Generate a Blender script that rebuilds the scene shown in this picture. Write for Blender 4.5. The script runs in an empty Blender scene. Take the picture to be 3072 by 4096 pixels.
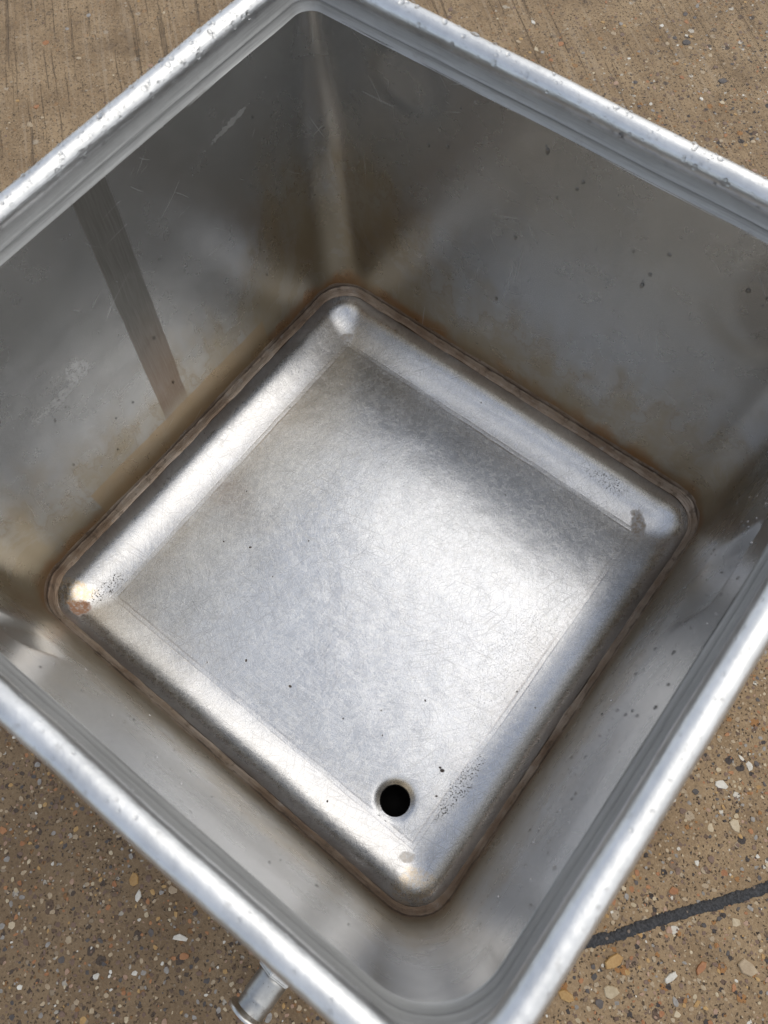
import bpy, bmesh, math, random
from mathutils import Vector, Matrix, noise as mnoise
from mathutils.geometry import delaunay_2d_cdt

SC = bpy.context.scene
COL = SC.collection
R = math.radians
S = 0.27            # metres per unit (one unit = half the width of the tub at the weld seam)
ZG = 0.62           # the weld seam lies this many units above the ground


def P(x, y, z):
    return Vector((x * S, y * S, (z + ZG) * S))


# ------------------------------------------------------------------ camera
cam_d = bpy.data.cameras.new('camera')
cam = bpy.data.objects.new('camera', cam_d)
COL.objects.link(cam)
ROWS = ((0.78957995, 0.61313082, -0.02518123),
        (0.56172486, -0.73868193, -0.37257776),
        (-0.24703983, 0.28003501, -0.92765927))
right, down, fwd = (Vector(r) for r in ROWS)
M = Matrix((right, -down, -fwd)).transposed().to_4x4()
M.translation = P(0.73066855, -0.75306688, 3.06945748)
cam.matrix_world = M
cam_d.sensor_fit = 'VERTICAL'
cam_d.sensor_height = 36.0
cam_d.lens = 3080.0 / 4096.0 * 36.0
cam_d.clip_start = 0.01
cam_d.clip_end = 400
cam_d.dof.use_dof = True
cam_d.dof.focus_distance = 0.92
cam_d.dof.aperture_fstop = 9.0
SC.camera = cam
SC.render.engine = 'CYCLES'
SC.cycles.max_bounces = 7
SC.cycles.diffuse_bounces = 3
SC.cycles.glossy_bounces = 5
SC.cycles.transmission_bounces = 5
SC.cycles.caustics_refractive = False
SC.cycles.adaptive_threshold = 0.025
SC.cycles.sample_clamp_indirect = 6.0

# ------------------------------------------------------------------ light
SC.view_settings.view_transform = 'Standard'
SC.view_settings.look = 'None'
SC.view_settings.exposure = 0.52
SC.view_settings.gamma = 1.0
SC.view_settings.use_curve_mapping = False

SUN_EL, SUN_AZ = R(54), R(25)          # azimuth measured from +Y towards +X


class N:
    """a tiny builder for node maths"""
    def __init__(self, nt):
        self.nt = nt

    def new(self, t, **k):
        n = self.nt.nodes.new(t)
        for a, b in k.items():
            setattr(n, a, b)
        return n

    def put(self, sock, v):
        if isinstance(v, bpy.types.NodeSocket):
            self.nt.links.new(v, sock)
        elif v is not None:
            sock.default_value = v

    def m(self, op, a, b=None, c=None, clamp=False):
        n = self.new('ShaderNodeMath', operation=op, use_clamp=clamp)
        for i, v in enumerate((a, b, c)):
            if v is not None:
                self.put(n.inputs[i], v)
        return n.outputs[0]

    def add(self, *a):
        o = a[0]
        for b in a[1:]:
            o = self.m('ADD', o, b)
        return o

    def mul(self, *a):
        o = a[0]
        for b in a[1:]:
            o = self.m('MULTIPLY', o, b)
        return o

    def sub(self, a, b):
        return self.m('SUBTRACT', a, b)

    def mx(self, *a):
        o = a[0]
        for b in a[1:]:
            o = self.m('MAXIMUM', o, b)
        return o

    def ss(self, v, lo, hi):
        """smoothstep; falls instead of rising when lo > hi"""
        n = self.new('ShaderNodeMapRange', interpolation_type='SMOOTHSTEP')
        self.put(n.inputs[0], v)
        flip = lo > hi
        n.inputs[1].default_value = min(lo, hi)
        n.inputs[2].default_value = max(lo, hi)
        n.inputs[3].default_value = 1.0 if flip else 0.0
        n.inputs[4].default_value = 0.0 if flip else 1.0
        return n.outputs[0]

    def band(self, v, a, b, soft):
        return self.mul(self.ss(v, a - soft, a + soft), self.ss(v, b + soft, b - soft))

    def xyz(self, x, y, z=0.0):
        n = self.new('ShaderNodeCombineXYZ')
        for i, v in enumerate((x, y, z)):
            self.put(n.inputs[i], v)
        return n.outputs[0]

    def sep(self, v):
        n = self.new('ShaderNodeSeparateXYZ')
        self.put(n.inputs[0], v)
        return n.outputs

    def noise(self, v, scale, detail=3.0, rough=0.55, dist=0.0, col=False):
        n = self.new('ShaderNodeTexNoise')
        self.put(n.inputs['Vector'], v)
        n.inputs['Scale'].default_value = scale
        n.inputs['Detail'].default_value = detail
        n.inputs['Roughness'].default_value = rough
        n.inputs['Distortion'].default_value = dist
        return n.outputs[1 if col else 0]

    def vor(self, v, scale, out='Distance', feature='F1', rnd=1.0):
        n = self.new('ShaderNodeTexVoronoi', feature=feature)
        self.put(n.inputs['Vector'], v)
        n.inputs['Scale'].default_value = scale
        n.inputs['Randomness'].default_value = rnd
        return n.outputs[out]

    def mix(self, f, a, b):
        n = self.new('ShaderNodeMix', data_type='RGBA')
        self.put(n.inputs[0], f)
        self.put(n.inputs[6], a if isinstance(a, bpy.types.NodeSocket) else (*a, 1))
        self.put(n.inputs[7], b if isinstance(b, bpy.types.NodeSocket) else (*b, 1))
        return n.outputs[2]

    def ramp(self, v, stops, const=False):
        n = self.new('ShaderNodeValToRGB')
        cr = n.color_ramp
        cr.interpolation = 'CONSTANT' if const else 'LINEAR'
        while len(cr.elements) < len(stops):
            cr.elements.new(0.5)
        for e, (p, c) in zip(cr.elements, stops):
            e.position = p
            e.color = (*c, 1)
        self.put(n.inputs[0], v)
        return n.outputs[0]

    def bump(self, h, strength, dist, normal=None):
        n = self.new('ShaderNodeBump')
        n.inputs['Strength'].default_value = strength
        n.inputs['Distance'].default_value = dist
        self.put(n.inputs['Height'], h)
        if normal is not None:
            self.put(n.inputs['Normal'], normal)
        return n.outputs[0]

    def blob(self, x, y, cx, cy, rx, ry, ang=0.0, wob=None):
        """1 inside an ellipse, 0 outside, with an edge broken by wob"""
        c, s = math.cos(ang), math.sin(ang)
        dx, dy = self.sub(x, cx), self.sub(y, cy)
        a = self.m('DIVIDE', self.add(self.mul(dx, c), self.mul(dy, s)), rx)
        b = self.m('DIVIDE', self.sub(self.mul(dy, c), self.mul(dx, s)), ry)
        d = self.m('SQRT', self.add(self.mul(a, a), self.mul(b, b)))
        if wob is not None:
            d = self.add(d, wob)
        return self.ss(d, 1.15, 0.75)

    def scratches(self, x, y, ang, across, along, lo, hi, seed, bend=0.0, bendsrc=None):
        """thin, long, slightly bent lines in one direction"""
        c, s = math.cos(ang), math.sin(ang)
        u = self.add(self.mul(x, c), self.mul(y, s))
        v = self.sub(self.mul(y, c), self.mul(x, s))
        if bendsrc is not None:
            v = self.add(v, self.mul(bendsrc, bend))
        n = self.noise(self.xyz(self.mul(u, along), self.mul(v, across), seed), 1.0, 1.0, 0.4)
        return self.ss(n, lo, hi)


world = bpy.data.worlds.new('World')
SC.world = world
world.use_nodes = True
wt = world.node_tree
wt.nodes.clear()
w = N(wt)
sky = w.new('ShaderNodeTexSky', sky_type='NISHITA')
sky.sun_disc = False
sky.sun_elevation = SUN_EL
sky.sun_rotation = SUN_AZ
sky.air_density = 1.0
sky.dust_density = 1.0
D = w.new('ShaderNodeTexCoord').outputs['Generated']
dx, dy, dz = w.sep(D)
cl = w.noise(D, 2.3, 6.0, 0.55, 0.3)
dens = w.add(cl, w.mul(dy, 0.20), w.mul(dx, 0.20), w.mul(w.ss(dz, 0.55, 0.0), 0.10))
dens = w.add(0.36, w.mul(0.64, w.ss(dens, 0.38, 0.60)))
tone = w.noise(D, 4.0, 4.0, 0.6)
ccol = w.mix(w.ss(tone, 0.3, 0.7), (6.0, 6.3, 6.8), (9.0, 8.95, 8.75))
skyc = w.mix(dens, sky.outputs[0], ccol)
bg = w.new('ShaderNodeBackground')
w.put(bg.inputs[0], skyc)
bg.inputs[1].default_value = 0.1
out = w.new('ShaderNodeOutputWorld')
wt.links.new(bg.outputs[0], out.inputs[0])

sun_d = bpy.data.lights.new('sun', 'SUN')
sun_d.energy = 0.80
sun_d.angle = R(65)
sun_d.color = (1.0, 0.94, 0.84)
sun = bpy.data.objects.new('sun', sun_d)
COL.objects.link(sun)
sdir = Vector((math.sin(SUN_AZ) * math.cos(SUN_EL), math.cos(SUN_AZ) * math.cos(SUN_EL), math.sin(SUN_EL)))
sun.rotation_euler = sdir.to_track_quat('Z', 'Y').to_euler()
sun.location = sdir * 5


FZ, FA = -0.128, 0.800      # depth of the floor and half width of its flat part


# ------------------------------------------------------------------ materials
def material(name):
    mt = bpy.data.materials.new(name)
    mt.use_nodes = True
    nt = mt.node_tree
    nt.nodes.clear()
    n = N(nt)
    b = n.new('ShaderNodeBsdfPrincipled')
    o = n.new('ShaderNodeOutputMaterial')
    nt.links.new(b.outputs[0], o.inputs[0])
    return mt, n, b


def unit_coords(n):
    """object coordinates turned into the tub's own units, z = 0 at the weld seam"""
    c = n.new('ShaderNodeTexCoord').outputs['Object']
    x, y, z = n.sep(c)
    x, y = n.mul(x, 1 / S), n.mul(y, 1 / S)
    z = n.sub(n.mul(z, 1 / S), ZG)
    return x, y, z, n.xyz(x, y, z)


def wall_material():
    mt, n, b = material('dull_steel_wall')
    x, y, z, v = unit_coords(n)
    al = n.add(x, y)                                    # distance along any wall
    big = n.noise(v, 2.2, 4.0, 0.6)
    mid = n.noise(v, 7.0, 4.0, 0.6)
    fine = n.noise(v, 60.0, 3.0, 0.6)
    col = n.mix(n.ss(big, 0.3, 0.7), (0.375, 0.372, 0.358), (0.420, 0.417, 0.402))
    col = n.mix(n.mul(n.ss(n.noise(n.xyz(n.mul(al, 3.0), n.mul(z, 0.6), 4.0), 2.0, 3.0), 0.45, 0.75), 0.25), col, (0.33, 0.335, 0.345))
    # brown film towards the bottom, climbing in the far corner
    dxc, dyc = n.add(x, 1.0), n.sub(y, 1.0)
    corner = n.ss(n.m('SQRT', n.add(n.mul(dxc, dxc), n.mul(dyc, dyc))), 0.75, 0.1)
    top = n.add(0.30, n.mul(corner, 0.40), n.mul(n.mx(n.ss(x, 0.8, 0.95), n.ss(y, -0.8, -0.95)), 0.25))
    streak = n.noise(n.xyz(n.mul(al, 5.0), n.mul(z, 1.2), 3.0), 1.6, 4.0, 0.65)
    hgt = n.add(n.sub(z, top), n.mul(n.sub(big, 0.5), 1.0), n.mul(n.sub(mid, 0.5), 0.45), n.mul(n.sub(streak, 0.5), 0.7))
    film = n.ss(hgt, 0.42, -0.30)
    col = n.mix(n.mul(film, 0.66), col, n.mix(mid, (0.285, 0.195, 0.070), (0.34, 0.255, 0.125)))
    tide = n.band(hgt, 0.02, 0.05, 0.02)
    col = n.mix(n.mul(tide, 0.30), col, (0.24, 0.17, 0.09))
    wash = n.ss(n.noise(v, 5.0, 5.0, 0.7, 0.6), 0.53, 0.57)
    col = n.mix(n.mul(wash, 0.10), col, (0.56, 0.56, 0.55))
    # rust line just over the weld
    far = n.mx(n.ss(x, -0.8, -0.95), n.ss(y, 0.8, 0.95))
    rust = n.ss(n.add(z, n.mul(n.sub(mid, 0.5), 0.16), n.mul(n.sub(streak, 0.5), 0.10)), 0.15, 0.06)
    col = n.mix(n.mul(rust, n.add(0.35, n.mul(far, 0.45)), n.ss(big, 0.25, 0.6)), col, (0.33, 0.155, 0.05))
    # tan strip along the bottom of one wall, and the upright darker strip above it
    ul = n.ss(x, -0.85, -0.92)
    tan = n.mul(ul, n.band(n.add(z, n.mul(n.sub(mid, .5), .03)), -0.1, 0.225, 0.006), n.band(y, -0.56, 0.50, 0.005))
    col = n.mix(n.mul(tan, 0.75), col, (0.38, 0.27, 0.15))
    yy = n.add(n.sub(y, n.mul(n.sub(z, 0.35), 0.09)), n.mul(n.sub(mid, 0.5), 0.012))
    strip = n.mul(ul, n.band(yy, -0.105, 0.030, 0.004), n.ss(n.add(z, n.mul(n.sub(streak, .5), .12)), 0.17, 0.30))
    scol = n.mix(n.ss(z, 0.9, 0.35), (0.15, 0.14, 0.12), (0.235, 0.160, 0.105))
    sgrain = n.noise(n.xyz(n.mul(yy, 160.0), n.mul(z, 7.0), 2.0), 1.0, 2.0)
    col = n.mix(n.mul(strip, n.add(0.50, n.mul(sgrain, 0.5))), col, scol)
    # round marks where fittings were pressed against the far right wall
    bk = n.ss(y, 0.80, 0.92)
    wb = n.mul(n.sub(mid, 0.5), 0.22)
    m1 = n.mul(bk, n.blob(x, z, -0.64, 1.235, 0.145, 0.105, 0.0, wb))
    m1r = n.mul(bk, n.sub(n.blob(x, z, -0.64, 1.235, 0.165, 0.12, 0.0, wb), n.blob(x, z, -0.615, 1.24, 0.15, 0.11, 0.0, wb)))
    m2 = n.mul(bk, n.blob(x, z, 0.745, 1.15, 0.13, 0.19, 0.3, wb))
    col = n.mix(n.mul(m1, 0.40), col, (0.56, 0.54, 0.51))
    col = n.mix(n.mul(n.m('MAXIMUM', m1r, 0.0), 0.55), col, (0.20, 0.19, 0.18))
    col = n.mix(n.mul(m2, 0.45), col, (0.24, 0.215, 0.185))
    # pale scuffs
    wob = n.mul(n.sub(n.noise(v, 22.0, 4.0, 0.7), 0.5), 2.2)
    sc = n.mx(n.mul(ul, n.mul(n.blob(y, z, -0.30, 0.81, 0.045, 0.05, 0.0, wob), n.ss(fine, 0.38, 0.58))),
              n.mul(ul, n.mul(n.blob(y, z, -0.40, 0.77, 0.15, 0.02, 0.03, wob), n.ss(fine, 0.40, 0.60), 0.7)),
              n.mul(ul, n.mul(n.blob(y, z, 0.62, 1.17, 0.10, 0.012, 0.1, n.mul(wob, 1.3)), 0.25)))
    bendy = n.noise(v, 1.6, 2.0)
    lines = n.mul(n.ss(n.noise(v, 3.0, 2.0), 0.46, 0.62), n.mx(
        n.scratches(al, z, 0.5, 110.0, 3.0, 0.735, 0.78, 1.0, 0.2, bendy),
        n.scratches(al, z, -0.9, 120.0, 3.5, 0.735, 0.78, 5.0, 0.25, bendy),
        n.scratches(al, z, 1.5, 100.0, 2.0, 0.735, 0.78, 9.0, 0.08, bendy),
        n.scratches(al, z, 0.08, 120.0, 4.0, 0.74, 0.78, 19.0, 0.2, bendy)))
    sc = n.mx(sc, n.mul(lines, 0.38))
    col = n.mix(n.mul(sc, 0.75), col, (0.60, 0.60, 0.60))
    # drip marks under the rim
    runs = n.mul(n.ss(n.noise(n.xyz(n.mul(al, 26.0), n.mul(z, 1.3), 7.0), 1.0, 2.0), 0.60, 0.75), n.ss(z, 0.5, 1.2))
    col = n.mix(n.mul(runs, 0.22), col, (0.30, 0.31, 0.31))
    n.put(b.inputs['Base Color'], col)
    n.put(b.inputs['Metallic'], n.m('MAXIMUM', n.sub(n.sub(0.80, n.mul(n.mx(film, strip), 0.10)), n.mul(sc, 0.75)), 0.1))
    n.put(b.inputs['Roughness'], n.add(0.215, n.mul(mid, 0.10), n.mul(film, 0.02), n.mul(strip, 0.08), n.mul(sc, 0.15)))
    brush = n.noise(n.xyz(n.mul(al, 5.0), n.mul(z, 190.0), 0.0), 1.0, 2.0)
    h = n.add(n.mul(fine, 0.35), n.mul(brush, 0.35), n.mul(lines, -0.5))
    wav = n.bump(n.noise(v, 3.2, 2.0), 0.20, 0.006)
    n.put(b.inputs['Normal'], n.bump(h, 0.12, 0.0008, wav))
    return mt


def pan_material():
    mt, n, b = material('scratched_steel_floor')
    x, y, z, v = unit_coords(n)
    big = n.noise(v, 2.0, 4.0, 0.6)
    mid = n.noise(v, 9.0, 4.0, 0.65)
    fine = n.noise(v, 70.0, 3.0, 0.7)
    grain = n.noise(v, 190.0, 2.0, 0.6)
    cell = n.sep(n.vor(v, 62.0, 'Color'))[0]
    swx, swy = n.sub(x, 0.05), n.sub(y, 0.22)
    swr = n.add(n.m('SQRT', n.add(n.mul(swx, swx), n.mul(swy, swy))), n.mul(n.noise(v, 1.3, 1.0), 0.25))
    swirl = n.noise(n.xyz(n.mul(swr, 240.0), n.mul(n.m('ARCTAN2', swy, swx), 5.0), 0.0), 1.0, 1.0, 0.5)
    col = n.mix(n.ss(mid, 0.3, 0.7), (0.505, 0.515, 0.54), (0.55, 0.56, 0.585))
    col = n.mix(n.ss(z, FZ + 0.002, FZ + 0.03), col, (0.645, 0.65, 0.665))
    col = n.mix(n.mul(n.ss(cell, 0.45, 0.95), n.ss(mid, 0.15, 0.5), 0.26), col, (0.80, 0.79, 0.77))
    col = n.mix(n.mul(n.ss(n.sub(1.0, fine), 0.52, 0.68), 0.22), col, (0.40, 0.39, 0.39))
    # scratches in all directions
    bendy = n.noise(v, 0.9, 1.5)
    br = n.noise(v, 2.6, 2.0)
    sets_d, sets_l = None, None
    k = 0
    for ang, across, along in ((0.2, 260, 7), (0.75, 300, 9), (1.25, 250, 6), (1.75, 300, 8), (2.2, 260, 10), (2.75, 280, 7)):
        sd = n.scratches(x, y, ang, across, along, 0.60, 0.70, k * 3.1 + 0.5, 0.16, bendy)
        sl = n.scratches(x, y, ang + 0.28, across * 1.1, along * 1.5, 0.60, 0.70, k * 5.7 + 30, 0.18, bendy)
        sets_d = sd if sets_d is None else n.mx(sets_d, sd)
        sets_l = sl if sets_l is None else n.mx(sets_l, sl)
        k += 1
    patch = n.add(0.5, n.mul(n.ss(br, 0.3, 0.7), 0.4))
    dark = n.mul(sets_d, patch)
    light = n.mul(sets_l, n.sub(1.25, patch))
    dark = n.mx(dark, n.mul(n.ss(swirl, 0.60, 0.70), 0.7))
    light = n.mx(light, n.mul(n.ss(swirl, 0.42, 0.32), 0.7))
    # one crosswise tangle of deeper scratches near the middle
    tang = n.mul(n.blob(x, y, 0.02, -0.33, 0.09, 0.34, 0.62, n.mul(n.sub(mid, .5), 2.0)),
                 n.mx(n.scratches(x, y, 1.75, 95, 6.0, 0.60, 0.68, 77.0, 0.1, bendy),
                      n.scratches(x, y, 2.3, 105, 6.0, 0.60, 0.68, 81.0, 0.1, bendy)))
    col = n.mix(n.mul(n.mx(dark, n.mul(tang, .8)), 0.42), col, (0.24, 0.23, 0.23))
    col = n.mix(n.mul(light, 0.36), col, (0.88, 0.86, 0.86))
    # brown haze near the edge of the floor and up the cove
    ax, ay = n.m('ABSOLUTE', x), n.m('ABSOLUTE', y)
    edge = n.mx(ax, ay)
    film = n.mul(n.ss(n.add(edge, n.mul(n.sub(big, 0.5), 0.5), n.mul(n.sub(fine, 0.5), 0.25)), 0.66, 0.88), 0.26)
    col = n.mix(film, col, (0.47, 0.43, 0.39))
    up = n.ss(n.add(edge, n.mul(n.sub(mid, .5), .03)), 0.958, 0.986)
    col = n.mix(n.mul(up, n.ss(big, 0.3, 0.6), 0.6), col, (0.28, 0.21, 0.16))
    # drawn lines where the cove begins
    ed2 = n.add(edge, n.mul(n.sub(mid, 0.5), 0.012))
    lines = n.mx(n.band(ed2, 0.794, 0.800, 0.004), n.band(ed2, 0.814, 0.818, 0.003))
    lines = n.mul(lines, n.add(0.35, n.ss(big, 0.38, 0.6)))
    col = n.mix(n.mul(lines, 0.36), col, (0.30, 0.27, 0.26))
    # rust and tea-coloured spots at the corners
    wob = n.mul(n.sub(n.noise(v, 16.0, 4.0, 0.7), 0.5), 1.5)
    gold = n.mx(n.blob(x, y, -0.93, -0.90, 0.075, 0.055, 0.9, wob), n.mul(n.blob(x, y, 0.895, -0.905, 0.075, 0.06, 0.6, wob), 0.75))
    col = n.mix(n.mul(gold, n.ss(fine, 0.30, 0.62), 0.60), col, (0.62, 0.44, 0.22))
    rust = n.blob(x, y, -0.865, -0.925, 0.05, 0.035, 0.3, wob)
    col = n.mix(n.mul(rust, n.ss(fine, 0.28, 0.55), 0.85), col, (0.34, 0.135, 0.040))
    brown = n.mx(n.blob(x, y, 0.80, 0.845, 0.075, 0.032, 2.2, wob), n.mul(n.blob(x, y, -0.835, 0.83, 0.030, 0.018, 0.8, wob), 0.7),
                 n.mul(n.blob(x, y, 0.81, -0.85, 0.03, 0.02, 0.6, wob), 0.5))
    col = n.mix(n.mul(brown, n.ss(fine, 0.36, 0.6), 0.75), col, (0.33, 0.255, 0.175))
    # peppered black specks
    spk = n.ss(n.noise(v, 150.0, 3.0, 0.6), 0.54, 0.62)
    spk = n.mul(spk, n.mx(n.blob(x, y, 0.828, -0.52, 0.155, 0.035, 1.56, wob), n.mul(n.blob(x, y, -0.855, -0.80, 0.10, 0.03, 1.5, wob), 0.9),
                          n.mul(n.blob(x, y, 0.60, 0.92, 0.12, 0.03, 0.0, wob), 0.6), n.mul(n.blob(x, y, 0.70, 0.02, 0.12, 0.30, 0.0, wob), 0.16)))
    col = n.mix(n.mul(spk, 0.9), col, (0.04, 0.035, 0.03))
    pits = n.ss(n.vor(v, 13.0), 0.055, 0.035)
    pits = n.mul(pits, n.ss(n.sep(n.vor(v, 13.0, 'Color'))[1], 0.72, 0.76))
    named = None
    for px, py, r in ((0.735, -0.516, 0.011), (0.722, -0.512, 0.007), (0.773, -0.606, 0.006), (-0.169, -0.664, 0.008), (0.046, -0.633, 0.009), (-0.487, -0.279, 0.008),
                      (-0.60, -0.33, 0.006), (0.30, -0.60, 0.005), (0.52, -0.34, 0.006), (0.45, -0.88, 0.006), (-0.3, -0.1, 0.005)):
        q = n.blob(x, y, px, py, r * 0.8, r * 0.6, px * 5)
        named = q if named is None else n.mx(named, q)
    holes = n.mx(n.mul(pits, 0.8), named)
    col = n.mix(n.mul(holes, 0.92), col, (0.05, 0.03, 0.02))
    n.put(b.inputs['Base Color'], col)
    dirt = n.mx(rust, n.mul(brown, .7), spk, holes)
    n.put(b.inputs['Metallic'], n.sub(1.0, n.mul(dirt, 0.75)))
    rough = n.add(0.150, n.mul(cell, 0.06), n.mul(mid, 0.09), n.mul(n.mx(dark, light), 0.08), n.mul(film, 0.06), n.mul(dirt, 0.3), n.mul(up, .15))
    n.put(b.inputs['Roughness'], rough)
    h = n.add(n.mul(fine, 0.8), n.mul(grain, 0.6), n.mul(cell, 0.30), n.mul(holes, -4.0), n.mul(lines, -1.0))
    wav = n.bump(n.noise(v, 4.0, 2.0), 0.25, 0.004)
    n.put(b.inputs['Normal'], n.bump(h, 0.18, 0.0006, wav))
    return mt


def rim_material():
    mt, n, b = material('bright_rolled_steel')
    x, y, z, v = unit_coords(n)
    mid = n.noise(v, 8.0, 4.0, 0.65)
    fine = n.noise(v, 55.0, 3.0, 0.65)
    al = n.sub(x, y)
    al2 = n.add(x, y)
    dr_ = n.noise(n.xyz(n.mul(al, 3.0), n.mul(al2, 3.0), n.mul(z, 230.0)), 1.0, 2.0)
    draw_ = lambda n: dr_
    col = n.mix(n.ss(mid, 0.3, 0.7), (0.60, 0.605, 0.61), (0.73, 0.735, 0.74))
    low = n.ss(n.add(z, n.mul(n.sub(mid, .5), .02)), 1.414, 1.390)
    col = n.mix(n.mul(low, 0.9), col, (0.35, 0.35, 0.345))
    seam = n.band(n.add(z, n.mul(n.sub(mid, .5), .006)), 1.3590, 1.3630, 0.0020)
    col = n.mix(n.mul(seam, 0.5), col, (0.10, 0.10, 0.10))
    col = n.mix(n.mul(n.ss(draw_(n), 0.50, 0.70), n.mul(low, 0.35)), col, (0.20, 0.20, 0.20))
    grime = n.ss(n.noise(v, 24.0, 4.0, 0.7), 0.57, 0.72)
    col = n.mix(n.mul(grime, 0.30), col, (0.30, 0.29, 0.28))
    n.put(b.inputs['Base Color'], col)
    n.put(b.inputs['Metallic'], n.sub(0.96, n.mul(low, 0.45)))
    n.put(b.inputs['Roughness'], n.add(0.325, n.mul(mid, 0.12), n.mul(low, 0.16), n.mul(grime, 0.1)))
    draw = dr_
    beads = n.ss(n.vor(v, 34.0, feature='SMOOTH_F1'), 0.55, 0.1)
    h = n.add(n.mul(fine, 0.8), n.mul(draw, 0.9), n.mul(beads, 0.35))
    wav = n.bump(n.noise(v, 13.0, 4.0, 0.65), 0.16, 0.003)
    n.put(b.inputs['Normal'], n.bump(h, 0.26, 0.0008, wav))
    return mt


def weld_material():
    mt, n, b = material('brushed_weld_band')
    x, y, z, v = unit_coords(n)
    mid = n.noise(v, 6.0, 4.0, 0.65)
    brush = n.noise(n.xyz(n.mul(n.add(x, y), 6.0), n.mul(n.sub(x, y), 6.0), n.mul(z, 420.0)), 1.0, 3.0, 0.7)
    col = n.mix(n.ss(mid, 0.3, 0.7), (0.40, 0.31, 0.235), (0.52, 0.44, 0.37))
    col = n.mix(n.ss(brush, 0.50, 0.72), col, (0.17, 0.12, 0.09))
    lng = n.noise(v, 2.6, 4.0, 0.7)
    col = n.mix(n.mul(n.ss(lng, 0.44, 0.62), 0.75), col, (0.22, 0.145, 0.095))
    spl = n.noise(v, 17.0, 4.0, 0.75)
    col = n.mix(n.mul(n.ss(spl, 0.54, 0.66), 0.6), col, (0.11, 0.08, 0.06))
    col = n.mix(n.mul(n.ss(spl, 0.42, 0.32), 0.5), col, (0.50, 0.47, 0.44))
    groove = n.band(n.add(z, n.mul(n.sub(spl, .5), .020)), 0.033, 0.040, 0.004)
    col = n.mix(n.mul(groove, n.ss(lng, 0.35, 0.5), 0.8), col, (0.07, 0.05, 0.04))
    n.put(b.inputs['Base Color'], col)
    b.inputs['Metallic'].default_value = 0.8
    n.put(b.inputs['Roughness'], n.add(0.36, n.mul(brush, 0.2)))
    n.put(b.inputs['Normal'], n.bump(n.add(brush, spl, n.mul(groove, -0.8)), 0.6, 0.0009))
    return mt


def fitting_material(name, c0, c1, rough):
    mt, n, b = material(name)
    v = n.new('ShaderNodeTexCoord').outputs['Object']
    mid = n.noise(v, 60.0, 4.0, 0.65)
    col = n.mix(n.ss(mid, 0.3, 0.7), c0, c1)
    grime = n.ss(n.noise(v, 190.0, 4.0, 0.7), 0.60, 0.70)
    col = n.mix(n.mul(grime, 0.6), col, (0.14, 0.12, 0.10))
    n.put(b.inputs['Base Color'], col)
    b.inputs['Metallic'].default_value = 1.0
    n.put(b.inputs['Roughness'], n.add(rough, n.mul(mid, 0.15)))
    n.put(b.inputs['Normal'], n.bump(n.noise(v, 420.0, 3.0, 0.6), 0.08, 0.0006))
    return mt


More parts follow.
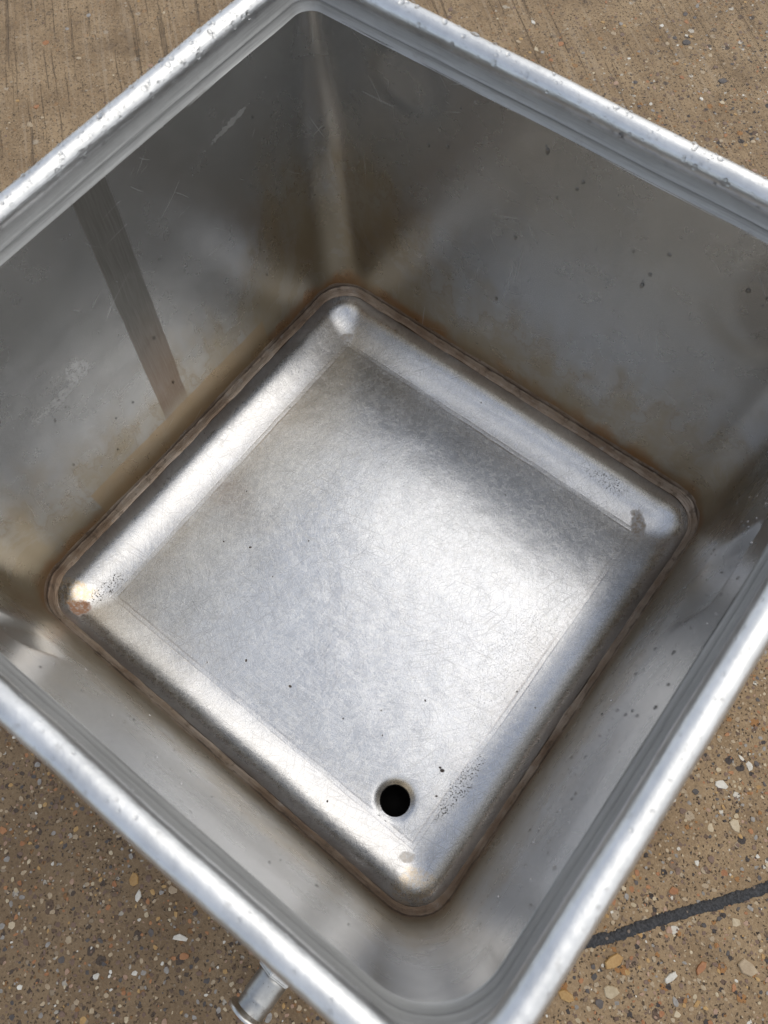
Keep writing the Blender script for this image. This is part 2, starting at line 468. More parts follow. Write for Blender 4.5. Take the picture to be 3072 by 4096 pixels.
def ground_material():
    mt, n, b = material('aggregate_concrete')
    x, y, z, v = unit_coords(n)
    v2 = n.xyz(x, y, 0.0)
    big = n.noise(v2, 0.55, 4.0, 0.6)
    mid = n.noise(v2, 3.0, 5.0, 0.65)
    fine = n.noise(v2, 28.0, 4.0, 0.75)
    sand = n.noise(v2, 62.0, 4.0, 0.85)
    col = n.mix(n.ss(mid, 0.25, 0.75), (0.215, 0.145, 0.082), (0.345, 0.245, 0.145))
    col = n.mix(n.mul(n.ss(fine, 0.50, 0.72), 0.55), col, (0.115, 0.085, 0.062))
    col = n.mix(n.mul(n.ss(sand, 0.55, 0.66), 0.75), col, (0.075, 0.055, 0.042))
    col = n.mix(n.mul(n.ss(sand, 0.46, 0.33), 0.65), col, (0.46, 0.36, 0.25))
    # fine grit, each grain its own colour
    far = n.ss(n.add(n.sub(x, n.mul(y, 0.35)), n.mul(big, 1.5)), -3.0, -0.6)     # left of the yard the surface is closed and brushed
    jig = n.noise(v2, 60.0, 2.0, 0.6, 0.0, True)
    vj = n.new('ShaderNodeVectorMath', operation='MULTIPLY_ADD')
    n.put(vj.inputs[0], jig)
    vj.inputs[1].default_value = (0.022, 0.022, 0.0)
    n.put(vj.inputs[2], v2)
    vj = vj.outputs[0]
    grit = None
    for sc_, lo, keep in ((19.0, 0.33, 0.62), (40.0, 0.36, 0.50)):
        vn = n.new('ShaderNodeTexVoronoi', feature='F1')
        n.put(vn.inputs['Vector'], vj)
        vn.inputs['Scale'].default_value = sc_
        gr, gg, gb = n.sep(vn.outputs['Color'])
        gritc = n.ramp(gr, ((0.0, (0.055, 0.045, 0.042)), (0.22, (0.30, 0.15, 0.055)), (0.40, (0.20, 0.14, 0.095)), (0.58, (0.38, 0.30, 0.21)), (0.76, (0.13, 0.085, 0.06)), (0.93, (0.56, 0.52, 0.45))), True)
        rad = n.add(lo - 0.16, n.mul(gb, 0.2))
        k_ = n.mul(n.ss(n.sub(vn.outputs['Distance'], rad), 0.05, -0.02), n.ss(gg, keep - 0.01, keep + 0.01))
        k_ = n.mul(k_, n.add(0.30, n.mul(far, 0.70)))
        col = n.mix(k_, col, gritc)
        grit = k_ if grit is None else n.mx(grit, k_)
    pore = n.mx(n.mul(n.ss(n.vor(vj, 62.0), 0.30, 0.18), n.ss(fine, 0.40, 0.52)), n.mul(n.ss(n.vor(vj, 33.0), 0.20, 0.12), n.ss(mid, 0.40, 0.60)))
    col = n.mix(n.mul(pore, 0.85), col, (0.045, 0.032, 0.023))
    # drag lines left by the broom
    def broom(ang, seed):
        c, s = math.cos(ang), math.sin(ang)
        u = n.add(n.mul(x, c), n.mul(y, s))
        t = n.sub(n.mul(y, c), n.mul(x, s))
        t = n.add(t, n.mul(n.sub(n.noise(v2, 0.8, 2.0), 0.5), 0.05))
        return n.noise(n.xyz(n.mul(u, 0.8), n.mul(t, 30.0), seed), 1.0, 3.0, 0.65)
    dr = broom(R(-39), 3.0)
    away = n.ss(n.sub(y, x), 1.7, 3.3)
    away = n.mul(away, n.ss(mid, 0.2, 0.45))
    drag = n.mul(n.ss(dr, 0.585, 0.665), away, n.sub(1.0, n.mul(far, 0.6)))
    col = n.mix(n.mul(drag, n.add(0.35, n.mul(fine, 0.6)), 0.75), col, (0.10, 0.072, 0.05))
    col = n.mix(n.mul(n.ss(dr, 0.46, 0.36), away, 0.35), col, (0.37, 0.29, 0.205))
    stain_shade = n.mx(n.ss(n.noise(v2, 1.1, 5.0, 0.65), 0.54, 0.70), n.mul(n.ss(n.add(n.add(y, n.mul(x, 0.4)), n.mul(n.sub(mid, 0.5), 1.2)), -0.7, -1.7), 0.75))  # random stains, plus the tub's shade painted darker on the near-left ground
    col = n.mix(n.mul(stain_shade, 0.58), col, (0.105, 0.068, 0.040))
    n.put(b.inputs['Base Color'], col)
    n.put(b.inputs['Roughness'], n.sub(0.88, n.mul(grit, 0.2)))
    b.inputs['Specular IOR Level'].default_value = 0.35
    h = n.add(n.mul(fine, 1.0), n.mul(sand, 0.8), n.mul(grit, 0.8), n.mul(drag, -2.2), n.mul(pore, -1.2), n.mul(mid, 1.0))
    n.put(b.inputs['Normal'], n.bump(h, 0.75, 0.0022))
    return mt


def stone_material(name, c0, c1):
    mt, n, b = material(name)
    v = n.new('ShaderNodeTexCoord').outputs['Object']
    a = n.noise(v, 240.0, 4.0, 0.65)
    big = n.noise(v, 47.0, 1.0)
    col = n.mix(n.ss(n.add(n.mul(a, 0.6), n.mul(big, 0.5)), 0.35, 0.75), c0, c1)
    n.put(b.inputs['Base Color'], col)
    b.inputs['Roughness'].default_value = 0.55
    n.put(b.inputs['Normal'], n.bump(a, 0.5, 0.0012))
    return mt


def bitumen_material():
    mt, n, b = material('black_bitumen')
    v = n.new('ShaderNodeTexCoord').outputs['Object']
    a = n.noise(v, 330.0, 4.0, 0.7)
    col = n.mix(n.ss(a, 0.35, 0.7), (0.012, 0.012, 0.014), (0.05, 0.05, 0.055))
    col = n.mix(n.mul(n.ss(n.sep(n.vor(v, 190.0, 'Color'))[0], 0.86, 0.88), n.ss(n.vor(v, 190.0), 0.4, 0.3)), col, (0.17, 0.13, 0.10))
    n.put(b.inputs['Base Color'], col)
    b.inputs['Roughness'].default_value = 0.62
    n.put(b.inputs['Normal'], n.bump(n.add(a, n.noise(v, 120.0, 2.0)), 0.9, 0.002))
    return mt


def water_material():
    mt, n, b = material('clear_water')
    v = n.new('ShaderNodeTexCoord').outputs['Object']
    b.inputs['Base Color'].default_value = (1, 1, 1, 1)
    b.inputs['Transmission Weight'].default_value = 1.0
    b.inputs['IOR'].default_value = 1.33
    n.put(b.inputs['Roughness'], n.mul(n.noise(v, 50.0), 0.03))
    return mt


MW, MP, MR, MWD = wall_material(), pan_material(), rim_material(), weld_material()
MF = fitting_material('satin_pipe_steel', (0.34, 0.34, 0.335), (0.46, 0.46, 0.45), 0.33)
MN = fitting_material('nut_steel', (0.48, 0.48, 0.47), (0.64, 0.63, 0.61), 0.26)
MG, MB, MH2O = ground_material(), bitumen_material(), water_material()


# ------------------------------------------------------------------ helpers
def link(name, bm, mats, parent=None, smooth=True):
    me = bpy.data.meshes.new(name)
    bm.normal_update()
    bm.to_mesh(me)
    bm.free()
    for m_ in (mats if isinstance(mats, (list, tuple)) else [mats]):
        me.materials.append(m_)
    if smooth:
        me.polygons.foreach_set('use_smooth', [True] * len(me.polygons))
    o = bpy.data.objects.new(name, me)
    COL.objects.link(o)
    o.parent = parent
    return o


def tag(o, label, cat, group=None, kind=None):
    if label:
        o['label'] = label
    if cat:
        o['category'] = cat
    if group:
        o['group'] = group
    if kind:
        o['kind'] = kind
    return o


def lerp(a, b, t):
    return a + (b - a) * t


def sstep(lo, hi, v):
    t = min(1, max(0, (v - lo) / (hi - lo)))
    return t * t * (3 - 2 * t)


def ring(a, r, nside=56, narc=14, far=None):
    """points of a rounded square of half width a, anticlockwise; far: radius of the far corner (-x, +y)"""
    pts = []
    rad = [max(r, 1e-4)] * 4
    if far is not None:
        rad[1] = far
    for q in range(4):
        ca, sa = (1, 0, -1, 0)[q], (0, 1, 0, -1)[q]
        r0, r1 = rad[q - 1], rad[q]
        for i in range(nside):
            t = lerp(r0 - a, a - r1, i / nside)
            pts.append((ca * a - sa * t, sa * a + ca * t))
        L = a - r1
        for i in range(narc):
            th = math.pi / 2 * i / narc
            px, py = L + r1 * math.cos(th), L + r1 * math.sin(th)
            pts.append((ca * px - sa * py, sa * px + ca * py))
    return pts


def loft(bm, prof, disp=None, flip=False, nside=56, narc=14):
    """prof: list of (half width, corner radius, z)"""
    rows = []
    for a, r, z in prof:
        row = []
        for x, y in ring(a, r, nside, narc, lerp(r, 0.065 + max(0.0, a - 1.05) * 0.9, sstep(0.75, 1.33, z))):
            p = (x, y, z)
            if disp:
                p = disp(*p)
            row.append(bm.verts.new(P(*p)))
        rows.append(row)
    n = len(rows[0])
    for A, B in zip(rows, rows[1:]):
        for i in range(n):
            j = (i + 1) % n
            f = (A[i], A[j], B[j], B[i])
            bm.faces.new(f[::-1] if flip else f)
    return rows


# ------------------------------------------------------------------ the tub
tub = bpy.data.objects.new('steel_tub', None)
COL.objects.link(tub)
tag(tub, 'square grey stainless steel tub with rolled rim, brown-stained inside, standing on pebbly concrete', 'tub')

# shallow pressed dents: side axis, sign, centre along the side, centre z, radii, depth (outward +)
DENTS = ((1, 1, -0.64, 1.235, 0.155, 0.115, 0.0125), (1, 1, 0.72, 1.08, 0.16, 0.19, 0.0122),
         (0, -1, 0.55, 0.60, 0.5, 0.35, 0.010), (0, 1, -0.55, 0.80, 0.40, 0.40, 0.012), (1, -1, 0.35, 0.75, 0.5, 0.4, 0.010))


def skew(x, y, z):
    """the mouth of the tub is knocked a little out of square"""
    t = max(0.0, min(1.0, z / 1.4))
    u, v = (x + 1.1) / 2.2, (y + 1.1) / 2.2
    b, r_, l = u * (1 - v), u * v, (1 - u) * (1 - v)
    return t * (-0.014 * b - 0.014 * r_ - 0.003 * l), t * (0.034 * b + 0.004 * l)


def wall_disp(x, y, z):
    ox = oy = 0.0
    for ax, sg, c, cz, rx, rz, d in DENTS:
        al, ac = (y, x) if ax == 0 else (x, y)
        if ac * sg < 0.8:
            continue
        q = math.hypot((al - c) / rx, (z - cz) / rz)
        f = (0.25 if al > 0 else 0.7) * d * (1 - sstep(0.62, 1.05, q)) if d > 0.0121 else d * (1 - sstep(0.0, 1.2, q))
        if ax == 0:
            ox += sg * f
        else:
            oy += sg * f
    if y < -0.8:                                     # panels tilted up to the sky, added to shape bright patches of reflected light
        q = sstep(-0.62, -0.55, x) * (1 - sstep(-0.42, -0.36, x))
        oy -= 0.040 * q * (sstep(0.62, 0.98, z) - sstep(0.98, 1.08, z))
    if x > 0.8:
        q = sstep(0.12, 0.20, y) * (1 - sstep(0.38, 0.46, y))
        ox += 0.034 * q * (sstep(0.70, 1.05, z) - sstep(1.05, 1.15, z))
    w_ = mnoise.noise(Vector((x * 1.3, y * 1.3, z * 1.5))) * 0.0035 * sstep(0.05, 0.3, z) * (1 - sstep(1.15, 1.33, z))
    r = math.hypot(x, y)
    sx, sy = skew(x, y, z)
    return (x + ox + w_ * x / r + sx, y + oy + w_ * y / r + sy, z)


def wall_a(z):
    return lerp(1.0125, 1.053, (z - 0.05) / (1.335 - 0.05))


def wall_r(z):
    return lerp(0.160, 0.178, z / 1.335)


bm = bmesh.new()
NZ = 60
prof = [(wall_a(0.05 + 1.285 * i / NZ), wall_r(1.3 * i / NZ), 0.05 + 1.285 * i / NZ) for i in range(NZ + 1)]
rows = loft(bm, prof, wall_disp, flip=True)
# the outside of the sheet
prof_o = [(1.040, 0.21, 0.02), (1.050, 0.20, 0.5), (1.076, 0.17, 1.0), (1.086, 0.165, 1.392)]


def outer_disp(x, y, z):
    sx, sy = skew(x, y, z)
    return (x + sx, y + sy, z)


loft(bm, prof_o, outer_disp)
link('wall', bm, MW, tub)

# the rolled rim: flared lip, then the bead
bm = bmesh.new()
rp = [(1.0500, 0.178, 1.3310), (1.0535, 0.179, 1.3345), (1.0590, 0.180, 1.3500), (1.0618, 0.180, 1.3600), (1.0616, 0.180, 1.3612), (1.0626, 0.180, 1.3625),
      (1.0665, 0.180, 1.3740), (1.0695, 0.180, 1.3860), (1.0712, 0.180, 1.3960)]
RC, RZ, RR = 1.1040, 1.420, 0.0368
for i in range(25):
    th = R(206) - R(243) * i / 24
    rp.append((RC + RR * math.cos(th), 0.180 + RR * math.cos(th) * 0.9, RZ + RR * math.sin(th)))


def rim_disp(x, y, z):
    q = Vector((x * 3.1, y * 3.1, z * 2.0))
    d = mnoise.noise(q) * 0.004 + mnoise.noise(q * 4.3) * 0.0008
    bow = 0.003 * (1 - min(1, min(abs(x), abs(y)) ** 2))
    r = math.hypot(x, y)
    # the bead is pinched where it turns the far corner
    pin = math.exp(-((x + 0.99) ** 2 + (y - 0.90) ** 2) / 0.004) * 0.003
    sx, sy = skew(x, y, z)
    return (x + (d + bow) * x / r + pin + sx, y + (d + bow) * y / r - pin * 0.4 + sy, z + mnoise.noise(q + Vector((7, 1, 3))) * 0.004 - pin * 0.5)


loft(bm, rp, rim_disp, flip=True, nside=90, narc=20)
link('rim', bm, MR, tub)

# the brushed weld band between wall and pan
bm = bmesh.new()
wp = [(1.0165, 0.162, 0.066), (1.0130, 0.161, 0.058), (1.0100, 0.159, 0.044), (1.0105, 0.159, 0.038), (1.0060, 0.157, 0.032),
      (1.0010, 0.155, 0.016), (0.9930, 0.150, 0.004), (0.9865, 0.145, -0.003)]


def weld_disp(x, y, z):
    d = mnoise.noise(Vector((x * 6, y * 6, z * 30))) * 0.004 + mnoise.noise(Vector((x * 26, y * 26, z * 20))) * 0.002
    r = math.hypot(x, y)
    return (x + d * x / r, y + d * y / r, z + d * 0.6)


loft(bm, wp, weld_disp, nside=90, narc=20)
link('weld_seam', bm, MWD, tub)

# the pressed floor pan
DRX, DRY, DRR = 0.655, -0.717, 0.0600


def floor_z(x, y):
    e = max(abs(x), abs(y)) / FA
    base = FZ + 0.006 * (1 - min(1.0, (x * x + y * y) / 0.9)) * (1 - sstep(0.7, 1.0, e))
    base += mnoise.noise(Vector((x * 1.7, y * 1.7, 2.0))) * 0.004 * (1 - sstep(0.75, 1.0, e))
    d = math.hypot(x - DRX, y - DRY)
    if d < 0.12:
        base -= 0.012 * (1 - sstep(DRR - 0.010, 0.092, d)) ** 1.3
    return base


bm = bmesh.new()
pp = []
for i in range(23):
    th = R(81) * i / 22                     # meets the floor at a slight crease
    ce = math.cos(R(81))
    a_ = FA + (0.986 - FA) * (math.cos(th) - ce) / (1 - ce)
    z_ = -0.004 + (FZ + 0.004) * math.sin(th) / math.sin(R(81))
    if i == 22:
        a_, z_ = FA, FZ
    pp.append((a_, max(0.022, 0.143 - (0.986 - a_) * 0.66), z_))


def pan_disp(x, y, z):
    k = sstep(FZ, FZ + 0.04, z)
    d = mnoise.noise(Vector((x * 2.2, y * 2.2, 5.0))) * 0.006 * k
    r = math.hypot(x, y)
    return (x + d * x / r, y + d * y / r, z)


rows = loft(bm, pp, pan_disp, nside=64, narc=14)
edge = rows[-1]
pts, cons = [], []
for q in edge:
    pts.append(Vector((q.co.x / S, q.co.y / S)))
ne = len(pts)
cons += [(i, (i + 1) % ne) for i in range(ne)]
NH = 64
for rr in (DRR, DRR + 0.006, DRR + 0.014, DRR + 0.024, DRR + 0.036, DRR + 0.050):
    for i in range(NH):
        t = 2 * math.pi * i / NH
        pts.append(Vector((DRX + rr * math.cos(t), DRY + rr * math.sin(t))))
cons += [(ne + i, ne + (i + 1) % NH) for i in range(NH)]
random.seed(4)
st = 0.0245
G = int(FA / st) + 1
for i in range(-G, G + 1):
    for j in range(-G, G + 1):
        px, py = (i + (j % 2) * 0.5) * st, j * st * 0.93
        if abs(px) < FA - 0.016 and abs(py) < FA - 0.016 and math.hypot(px - DRX, py - DRY) > DRR + 0.062 and not (abs(px) > FA - .03 and abs(py) > FA - .03):
            pts.append(Vector((px, py)))
ov, oe, of, *_ = delaunay_2d_cdt(pts, cons, [], 0, 1e-6)
vmap = []
for i, q in enumerate(ov):
    if i < ne and (q - pts[i]).length < 1e-5:
        vmap.append(edge[i])
    else:
        vmap.append(bm.verts.new(P(q.x, q.y, floor_z(q.x, q.y))))
for f in of:
    c = sum((ov[k] for k in f), Vector((0, 0))) / len(f)
    if math.hypot(c.x - DRX, c.y - DRY) < DRR * 0.998 or max(abs(c.x), abs(c.y)) > FA:
        continue
    try:
        bm.faces.new([vmap[k] for k in f])
    except ValueError:
        pass
bmesh.ops.recalc_face_normals(bm, faces=bm.faces)
bm.faces.ensure_lookup_table()
pan = link('floor_pan', bm, MP, tub)
# rim of the hole turned downwards into the drain socket
bm = bmesh.new()


def lathe(bm, prof, axis='Z', n=48, origin=(0, 0, 0), close=False, flip=False):
    rows = []
    for r, t in prof:
        row = []
        for i in range(n):
            a = 2 * math.pi * i / n
            c, s = r * math.cos(a), r * math.sin(a)
            q = (c, s, t) if axis == 'Z' else (c, t, s)
            row.append(bm.verts.new(P(origin[0] + q[0], origin[1] + q[1], origin[2] + q[2])))
        rows.append(row)
    for A, B in zip(rows, rows[1:]):
        for i in range(n):
            j = (i + 1) % n
            f = (A[i], A[j], B[j], B[i])
            bm.faces.new(f[::-1] if flip else f)
    if close:
        bm.faces.new(rows[0])
        bm.faces.new(rows[-1][::-1])
    return rows


zh = floor_z(DRX + DRR, DRY)
lathe(bm, [(DRR + 0.0015, zh - 0.001), (DRR - 0.0025, zh - 0.007), (DRR - 0.003, zh - 0.020), (DRR - 0.001, zh - 0.05), (DRR - 0.001, -0.43)], origin=(DRX, DRY, 0), n=64)
bm.faces.new([v for v in bm.verts][-64:])
MD, nd, bd = material('dark_drain_bore')
vd = nd.new('ShaderNodeTexCoord').outputs['Object']
nd.put(bd.inputs['Base Color'], nd.mix(nd.noise(vd, 120.0), (0.010, 0.009, 0.008), (0.02, 0.018, 0.016)))
bd.inputs['Roughness'].default_value = 0.8
bm.faces.ensure_lookup_table()
for f in bm.faces:
    f.material_index = 1 if f.calc_center_median().z > P(0, 0, zh - 0.016).z else 0
link('drain_socket', bm, [MD, MP], pan)

# skirt under the pan, down to the ground
bm = bmesh.new()
loft(bm, [(1.0395, 0.21, 0.024), (1.034, 0.20, -0.3), (1.030, 0.20, -0.617)], nside=12, narc=8)
link('base_skirt', bm, MW, tub)

# drain pipe with nut and clamp ferrule, pointing out under the near rim
PX, PZ = 0.668, -0.350
bm = bmesh.new()
lathe(bm, [(0.050, -1.02), (0.050, -1.470), (0.058, -1.478), (0.0615, -1.500), (0.0655, -1.507), (0.0655, -1.516), (0.0645, -1.520), (0.0645, -1.588), (0.0650, -1.592), (0.0655, -1.598),
           (0.0625, -1.604), (0.0615, -1.620), (0.0615, -1.640), (0.0635, -1.648)], axis='Y', origin=(PX, 0, PZ), n=56)
pipe = link('drain_pipe', bm, MF, tub)
bm = bmesh.new()
hexp = []
for yy, k in ((-1.448, 0.92), (-1.455, 1.0), (-1.497, 1.0), (-1.504, 0.92)):
    row = []
    for i in range(6):
        a = 2 * math.pi * (i + 0.5) / 6 + R(8)
        row.append(bm.verts.new(P(PX + 0.0835 * k * math.cos(a), yy, PZ + 0.0835 * k * math.sin(a))))
    hexp.append(row)
for A, B in zip(hexp, hexp[1:]):
    for i in range(6):
        bm.faces.new((A[i], A[(i + 1) % 6], B[(i + 1) % 6], B[i]))
bm.faces.new(hexp[0])
bm.faces.new(hexp[-1][::-1])
bmesh.ops.recalc_face_normals(bm, faces=bm.faces)
bmesh.ops.bevel(bm, geom=[e for e in bm.edges], offset=0.0035 * S, segments=2, affect='EDGES')
link('hex_nut', bm, MN, pipe, smooth=False)
bm = bmesh.new()
lathe(bm, [(0.0630, -1.645), (0.070, -1.651), (0.0800, -1.655), (0.0835, -1.659), (0.0840, -1.664), (0.0835, -1.670), (0.0800, -1.672), (0.060, -1.672), (0.057, -1.668), (0.057, -1.40)], axis='Y', origin=(PX, 0, PZ), n=64)
link('ferrule', bm, MN, pipe)

# ------------------------------------------------------------------ the ground
bm = bmesh.new()
v4 = [bm.verts.new((a * 60, b * 60, 0.0)) for a, b in ((-1, -1), (1, -1), (1, 1), (-1, 1))]
bm.faces.new(v4)
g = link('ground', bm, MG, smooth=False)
g['kind'] = 'structure'

STONES = [stone_material('amber_stone', (0.32, 0.18, 0.06), (0.44, 0.28, 0.11)),
          stone_material('rust_stone', (0.26, 0.105, 0.040), (0.36, 0.17, 0.07)),
          stone_material('tan_stone', (0.30, 0.22, 0.14), (0.42, 0.33, 0.22)),
          stone_material('white_stone', (0.48, 0.45, 0.39), (0.66, 0.63, 0.57)),
          stone_material('grey_stone', (0.19, 0.17, 0.15), (0.30, 0.28, 0.26)),
          stone_material('slate_stone', (0.045, 0.038, 0.036), (0.095, 0.08, 0.075)),
          stone_material('brown_stone', (0.11, 0.066, 0.046), (0.19, 0.12, 0.085)),
          stone_material('pink_stone', (0.28, 0.17, 0.115), (0.38, 0.25, 0.175)),
          stone_material('cream_stone', (0.38, 0.30, 0.19), (0.52, 0.43, 0.30))]


def stone(bm, cx, cy, r, rnd, mat, elong=None, hgt=None, ang=None, lift=0.0):
    """an angular chip of stone set in the mortar, its worn top just proud"""
    n = rnd.randint(6, 9)
    e = elong or rnd.uniform(0.55, 1.0)
    th0 = rnd.uniform(0, 6.28) if ang is None else ang
    h = hgt if hgt is not None else r * rnd.uniform(0.05, 0.16)
    ca, sa = math.cos(th0), math.sin(th0)
    tx, ty = rnd.uniform(-.25, .25), rnd.uniform(-.25, .25)
    rad = [rnd.uniform(0.62, 1.15) for _ in range(n)]
    rows = []
    for k, zz in ((1.0, -0.3), (0.98, 0.5), (0.86, 0.95), (0.45, 1.0)):
        row = []
        for i in range(n):
            a = 2 * math.pi * i / n
            px, py = r * k * rad[i] * math.cos(a), r * k * e * rad[i] * math.sin(a)
            z = zz * h + (tx * px + ty * py) * 0.5 * (zz > 0)
            row.append(bm.verts.new(P(cx + px * ca - py * sa, cy + px * sa + py * ca, -ZG + lift + max(z, -0.3 * h))))
        rows.append(row)
    fs = []
    for A, B in zip(rows, rows[1:]):
        for i in range(n):
            fs.append(bm.faces.new((A[i], A[(i + 1) % n], B[(i + 1) % n], B[i])))
    fs.append(bm.faces.new(rows[-1]))
    for f in fs:
        f.material_index = mat
        f.smooth = False


# black bitumen joint running off to the right
bm = bmesh.new()
rnd = random.Random(11)
pa, pb = Vector((1.10, -1.40)), Vector((3.3, 1.62))
pa, pm, pb = Vector((1.20, -1.20)), Vector((1.836, -0.381)), Vector((2.109 + 0.75, 0.0 + 1.0))
prev = None
NS = 520
for i in range(NS + 1):
    t = i / NS
    c = pa.lerp(pm, t * 2) if t < 0.5 else pm.lerp(pb, t * 2 - 1)
    c = c + Vector((1, -0.8)) * (mnoise.noise(Vector((t * 9, 0, 0))) * 0.010)
    dirv = (pb - pa).normalized()
    nn = Vector((-dirv.y, dirv.x))
    wl = 0.023 + 0.008 * mnoise.noise(Vector((t * 40, 3, 0))) + 0.006 * mnoise.noise(Vector((t * 110, 3, 0))) + 0.007 * mnoise.noise(Vector((t * 330, 3, 0)))
    wr = 0.023 + 0.008 * mnoise.noise(Vector((t * 40, 9, 0))) + 0.006 * mnoise.noise(Vector((t * 110, 9, 0))) + 0.007 * mnoise.noise(Vector((t * 330, 9, 0)))
    row = []
    for o_, z in ((-wl, -0.003), (-wl * 0.9, 0.003), (0, 0.0045), (wr * 0.9, 0.003), (wr, -0.003)):
        q = c + nn * o_
        row.append(bm.verts.new(P(q.x, q.y, -ZG + z + 0.0015 * mnoise.noise(Vector((q.x * 60, q.y * 60, 0))))))
    if prev:
        for k in range(4):
            bm.faces.new((prev[k], row[k], row[k + 1], prev[k + 1]))
    prev = row
bmesh.ops.recalc_face_normals(bm, faces=bm.faces)
tag(link('bitumen_strip', bm, MB), 'black bitumen strip sealing a crack in the concrete beside the tub', 'sealant strip')

# the pebbles one can point at
NOTABLE = (('amber_pebble', -0.059, -1.666, 0.036, 0, 0.62, 1.9, 'largest amber pebble set in the concrete left of the drain pipe'),
           ('white_pebble', 0.000, -1.701, 0.026, 3, 0.6, 2.2, 'white angular pebble just beside the largest amber one'),
           ('shell_chip', 0.258, -1.702, 0.036, 3, 0.42, 0.6, 'white shell chip lying between the drain pipe and the amber pebble'),
           ('white_stone', 1.757, 0.235, 0.030, 3, 0.75, 0.4, 'bright white four-sided stone on the concrete right of the tub rim'),
           ('ochre_stone', 1.743, -0.654, 0.046, 0, 0.7, 1.0, 'big ochre stone just below the black bitumen strip'),
           ('red_stone', 2.038, -0.449, 0.036, 1, 0.6, 1.3, 'pointed rust-red stone below the black bitumen strip'),
           ('yellow_stone', 1.786, -0.752, 0.036, 8, 0.8, 0.5, 'pale yellow square stone near the near corner of the rim'),
           ('honey_stone', 1.659, -0.877, 0.044, 0, 0.6, 0.2, 'honey-coloured flat stone nearest the rolled rim at its near corner'),
           ('pale_pebble', 1.887, 0.118, 0.032, 8, 0.75, 2.4, 'large rounded pale pebble above the bitumen strip'),
           ('white_chip', 1.958, -0.555, 0.040, 3, 0.35, 1.2, 'long white chip of stone beneath the bitumen strip'),
           ('olive_stone', 2.188, -0.333, 0.042, 2, 0.8, 0.3, 'large olive-tan stone at the right under the bitumen strip'),
           ('black_stone', -0.721, 4.287, 0.036, 5, 0.7, 0.9, 'larger black stone chip on the concrete beyond the far rim'),
           ('dark_stone', -0.349, 4.115, 0.032, 5, 0.8, 0.4, 'small black stone chip at the far right beyond the rim'))
for nm, cx, cy, r, mi, el, an, lb in NOTABLE:
    rnd = random.Random(int(cx * 1000) + 77)
    bm = bmesh.new()
    stone(bm, cx, cy, r, rnd, 0, el, r * 0.18, an)
    bmesh.ops.recalc_face_normals(bm, faces=bm.faces)
    tag(link(nm, bm, STONES[mi], smooth=False), lb, 'stone')

bm = bmesh.new()
rnd = random.Random(3)
placed = []
cell = {}


def free(cx, cy, r):
    k = (int(cx / 0.2), int(cy / 0.2))
    for i in (-1, 0, 1):
        for j in (-1, 0, 1):
            for (ax_, ay_, ar) in cell.get((k[0] + i, k[1] + j), ()):
                if math.hypot(ax_ - cx, ay_ - cy) < (ar + r) * 0.92:
                    return False
    cell.setdefault(k, []).append((cx, cy, r))
    return True


for nm, cx, cy, r, *_ in NOTABLE:
    free(cx, cy, r)


def scatter(n, x0, x1, y0, y1, rmin, rmax, power, dens=None):
    for _ in range(n):
        cx, cy = rnd.uniform(x0, x1), rnd.uniform(y0, y1)
        if max(abs(cx), abs(cy)) < 1.06:
            continue
        if dens and rnd.random() > dens(cx, cy):
            continue
        r = rmin + (rmax - rmin) * rnd.random() ** power
        # keep off the bitumen
        if cx > 1.1:
            tt = max(0, min(1, ((Vector((cx, cy)) - pa).dot(pb - pa)) / (pb - pa).length_squared))
            if (Vector((cx, cy)) - pa.lerp(pb, tt)).length < 0.030 and rnd.random() < 0.80:
                continue
        if not free(cx, cy, r):
            continue
        mi = rnd.choices(range(9), (9, 13, 20, 5, 14, 11, 26, 8, 9))[0]
        if r > 0.03:
            mi = rnd.choices(range(9), (18, 16, 18, 4, 12, 6, 20, 6, 8))[0]
        stone(bm, cx, cy, r, rnd, mi)


scatter(300, -2.6, 1.4, -2.9, -0.9, 0.014, 0.027, 2.4)          # near left, larger ones
scatter(9500, -2.2, 1.4, -2.8, -0.9, 0.0045, 0.015, 1.6)
scatter(300, 1.0, 3.0, -1.6, 2.6, 0.014, 0.028, 2.4)            # near right, larger ones
scatter(9000, 1.0, 2.8, -1.4, 1.9, 0.0045, 0.015, 1.6)
far_d = lambda cx, cy: 0.10 + 0.90 * sstep(-2.6, 0.6, cx - 0.35 * cy + 1.2)
scatter(7500, -3.5, 2.6, 1.4, 5.6, 0.007, 0.022, 2.2, far_d)
scatter(420, -6.0, -1.2, -0.5, 4.0, 0.010, 0.028, 2.2)
bmesh.ops.recalc_face_normals(bm, faces=bm.faces)
ag = link('exposed_aggregate', bm, STONES, smooth=False)
tag(ag, 'small mixed pebbles and stone chips set in the concrete', 'aggregate', kind='stuff')

# ------------------------------------------------------------------ water drops


def drop_mesh(name, seed):
    rnd = random.Random(seed)
    b_ = bmesh.new()
    bmesh.ops.create_icosphere(b_, subdivisions=2, radius=1.0)
    el = rnd.uniform(0.85, 1.25)
    for v in b_.verts:
        n_ = 1 + 0.14 * mnoise.noise(v.co * 1.2 + Vector((seed * 3.1, 0, 0)))
        v.co = Vector((v.co.x * n_, v.co.y * el * n_, max(-0.18, v.co.z * 0.62)))
    me = bpy.data.meshes.new(name)
    b_.to_mesh(me)
    b_.free()
    me.materials.append(MH2O)
    me.polygons.foreach_set('use_smooth', [True] * len(me.polygons))
    return me


DM = [drop_mesh('water_drop', i) for i in range(4)]
rnd = random.Random(8)
first = {}


def frame(nrm, along):
    z = nrm.normalized()
    y = (along - z * along.dot(z)).normalized()
    x = y.cross(z)
    return Matrix((x, y, z)).transposed()


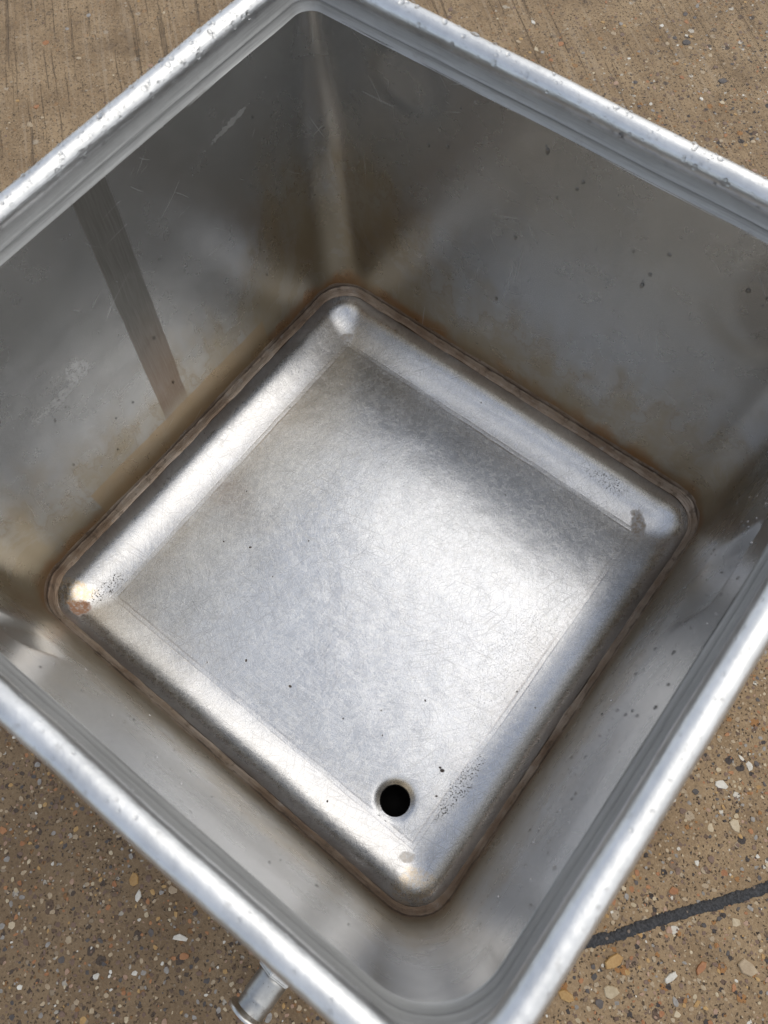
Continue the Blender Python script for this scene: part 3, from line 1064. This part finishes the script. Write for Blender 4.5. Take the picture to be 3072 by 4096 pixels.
def put_drop(pos, nrm, r, label, group, stretch=1.0):
    if group not in first:
        o = bpy.data.objects.new('water_drop', DM[rnd.randrange(4)])
        first[group] = o
    else:
        o = first[group].copy()
        o.data = DM[rnd.randrange(4)]
    COL.objects.link(o)
    sag = Vector((0, 0, 1)) if abs(nrm.z) < 0.9 else Vector((rnd.uniform(-1, 1), rnd.uniform(-1, 1), 0.1))
    m_ = frame(nrm, sag).to_4x4()
    m_.translation = pos
    o.matrix_world = m_ @ Matrix.Diagonal((r * S, r * S * stretch, r * S, 1))
    o['label'] = label
    o['category'] = 'water drop'
    o['group'] = group


SIDES = {'left': (0, -1), 'back': (1, 1), 'near': (1, -1), 'right': (0, 1)}


def wall_point(side, t, z):
    ax, sg = SIDES[side]
    a = wall_a(z)
    p = (sg * a, t, z) if ax == 0 else (t, sg * a, z)
    p = wall_disp(*p)
    n_ = Vector((-sg, 0, 0.03)) if ax == 0 else Vector((0, -sg, 0.03))
    return P(*p) + n_ * 0.0002, n_


def rim_point(side, t, th):
    ax, sg = SIDES[side]
    a, z = RC + RR * math.cos(th), RZ + RR * math.sin(th)
    p = (sg * a, t, z) if ax == 0 else (t, sg * a, z)
    p = rim_disp(*p)
    c, s = math.cos(th), math.sin(th)
    n_ = Vector((sg * c, 0, s)) if ax == 0 else Vector((0, sg * c, s))
    return P(*p), n_


WL = {'left': ('water drop on the grey wall of the tub beside the upright dark strip', 'water drops on the wall with the dark strip'),
      'back': ('water drop on the far right inner wall of the tub', 'water drops on the far right inner wall'),
      'right': ('blurred water drop on the near right inner wall of the tub', 'water drops on the near right inner wall'),
      'near': ('blurred water drop on the near left inner wall of the tub', 'water drops on the near left inner wall')}
spots = [('back', rnd.uniform(-0.7, 0.8), rnd.uniform(0.95, 1.31), rnd.uniform(0.003, 0.006)) for _ in range(14)]
spots += [('back', a, b, 0.0072) for a, b in ((-0.13, 0.86), (-0.16, 0.50), (0.37, 1.02), (0.36, 0.96), (0.40, 1.13), (-0.45, 1.08), (0.06, 1.22), (-0.08, 1.26), (0.66, 1.15))]
spots += [('left', rnd.uniform(-0.85, 0.8), rnd.uniform(0.3, 1.28), rnd.uniform(0.003, 0.006)) for _ in range(18)]
spots += [('right', rnd.uniform(-0.8, 0.75), rnd.uniform(0.55, 1.28), rnd.uniform(0.0025, 0.0058)) for _ in range(75)]
spots += [('near', rnd.uniform(-0.6, 0.85), rnd.uniform(0.4, 1.25), rnd.uniform(0.003, 0.006)) for _ in range(24)]
for sd, t, z, r in spots:
    p, n_ = wall_point(sd, t, z)
    put_drop(p, n_, r, *WL[sd], stretch=rnd.uniform(1.0, 1.6))
RL = {'left': ('bead of rain on the far left stretch of the rolled rim', 'beads of rain on the far left rim'),
      'back': ('bead of rain on the far right stretch of the rolled rim', 'beads of rain on the far right rim')}
for sd, n_ in (('left', 95), ('back', 50)):
    for _ in range(n_):
        p, nr = rim_point(sd, rnd.uniform(-0.85, 0.85), R(rnd.uniform(40, 200)))
        put_drop(p, nr, rnd.uniform(0.005, 0.0095), *RL[sd], stretch=rnd.uniform(0.9, 1.4))
# the rest: too many and too small to count
bm = bmesh.new()


def tiny(p, nrm, r, stretch=1.0):
    f = frame(nrm, Vector((0, 0, 1)) if abs(nrm.z) < 0.9 else Vector((1, 0.3, 0.1))).to_4x4()
    f.translation = p
    f = f @ Matrix.Diagonal((r * S, r * S * stretch, r * S * 0.6, 1))
    bmesh.ops.create_icosphere(bm, subdivisions=1, radius=1.0, matrix=f)


for sd, n_ in (('left', 420), ('back', 160), ('right', 100), ('near', 90)):
    for _ in range(n_):
        p, nr = rim_point(sd, rnd.uniform(-0.87, 0.87), R(rnd.uniform(30, 205)))
        tiny(p, nr, rnd.uniform(0.002, 0.0055))
for _ in range(420):
    sd = rnd.choice(('right', 'right', 'near'))
    p, nr = wall_point(sd, rnd.uniform(-0.85, 0.80), 0.12 + 0.75 * rnd.random() ** 1.4)
    tiny(p, nr, rnd.uniform(0.0014, 0.0035), rnd.uniform(1.0, 2.2))
dr = link('water_droplets', bm, MH2O)
tag(dr, 'fine spray of tiny water droplets over the rim and near walls', 'water droplets', kind='stuff')
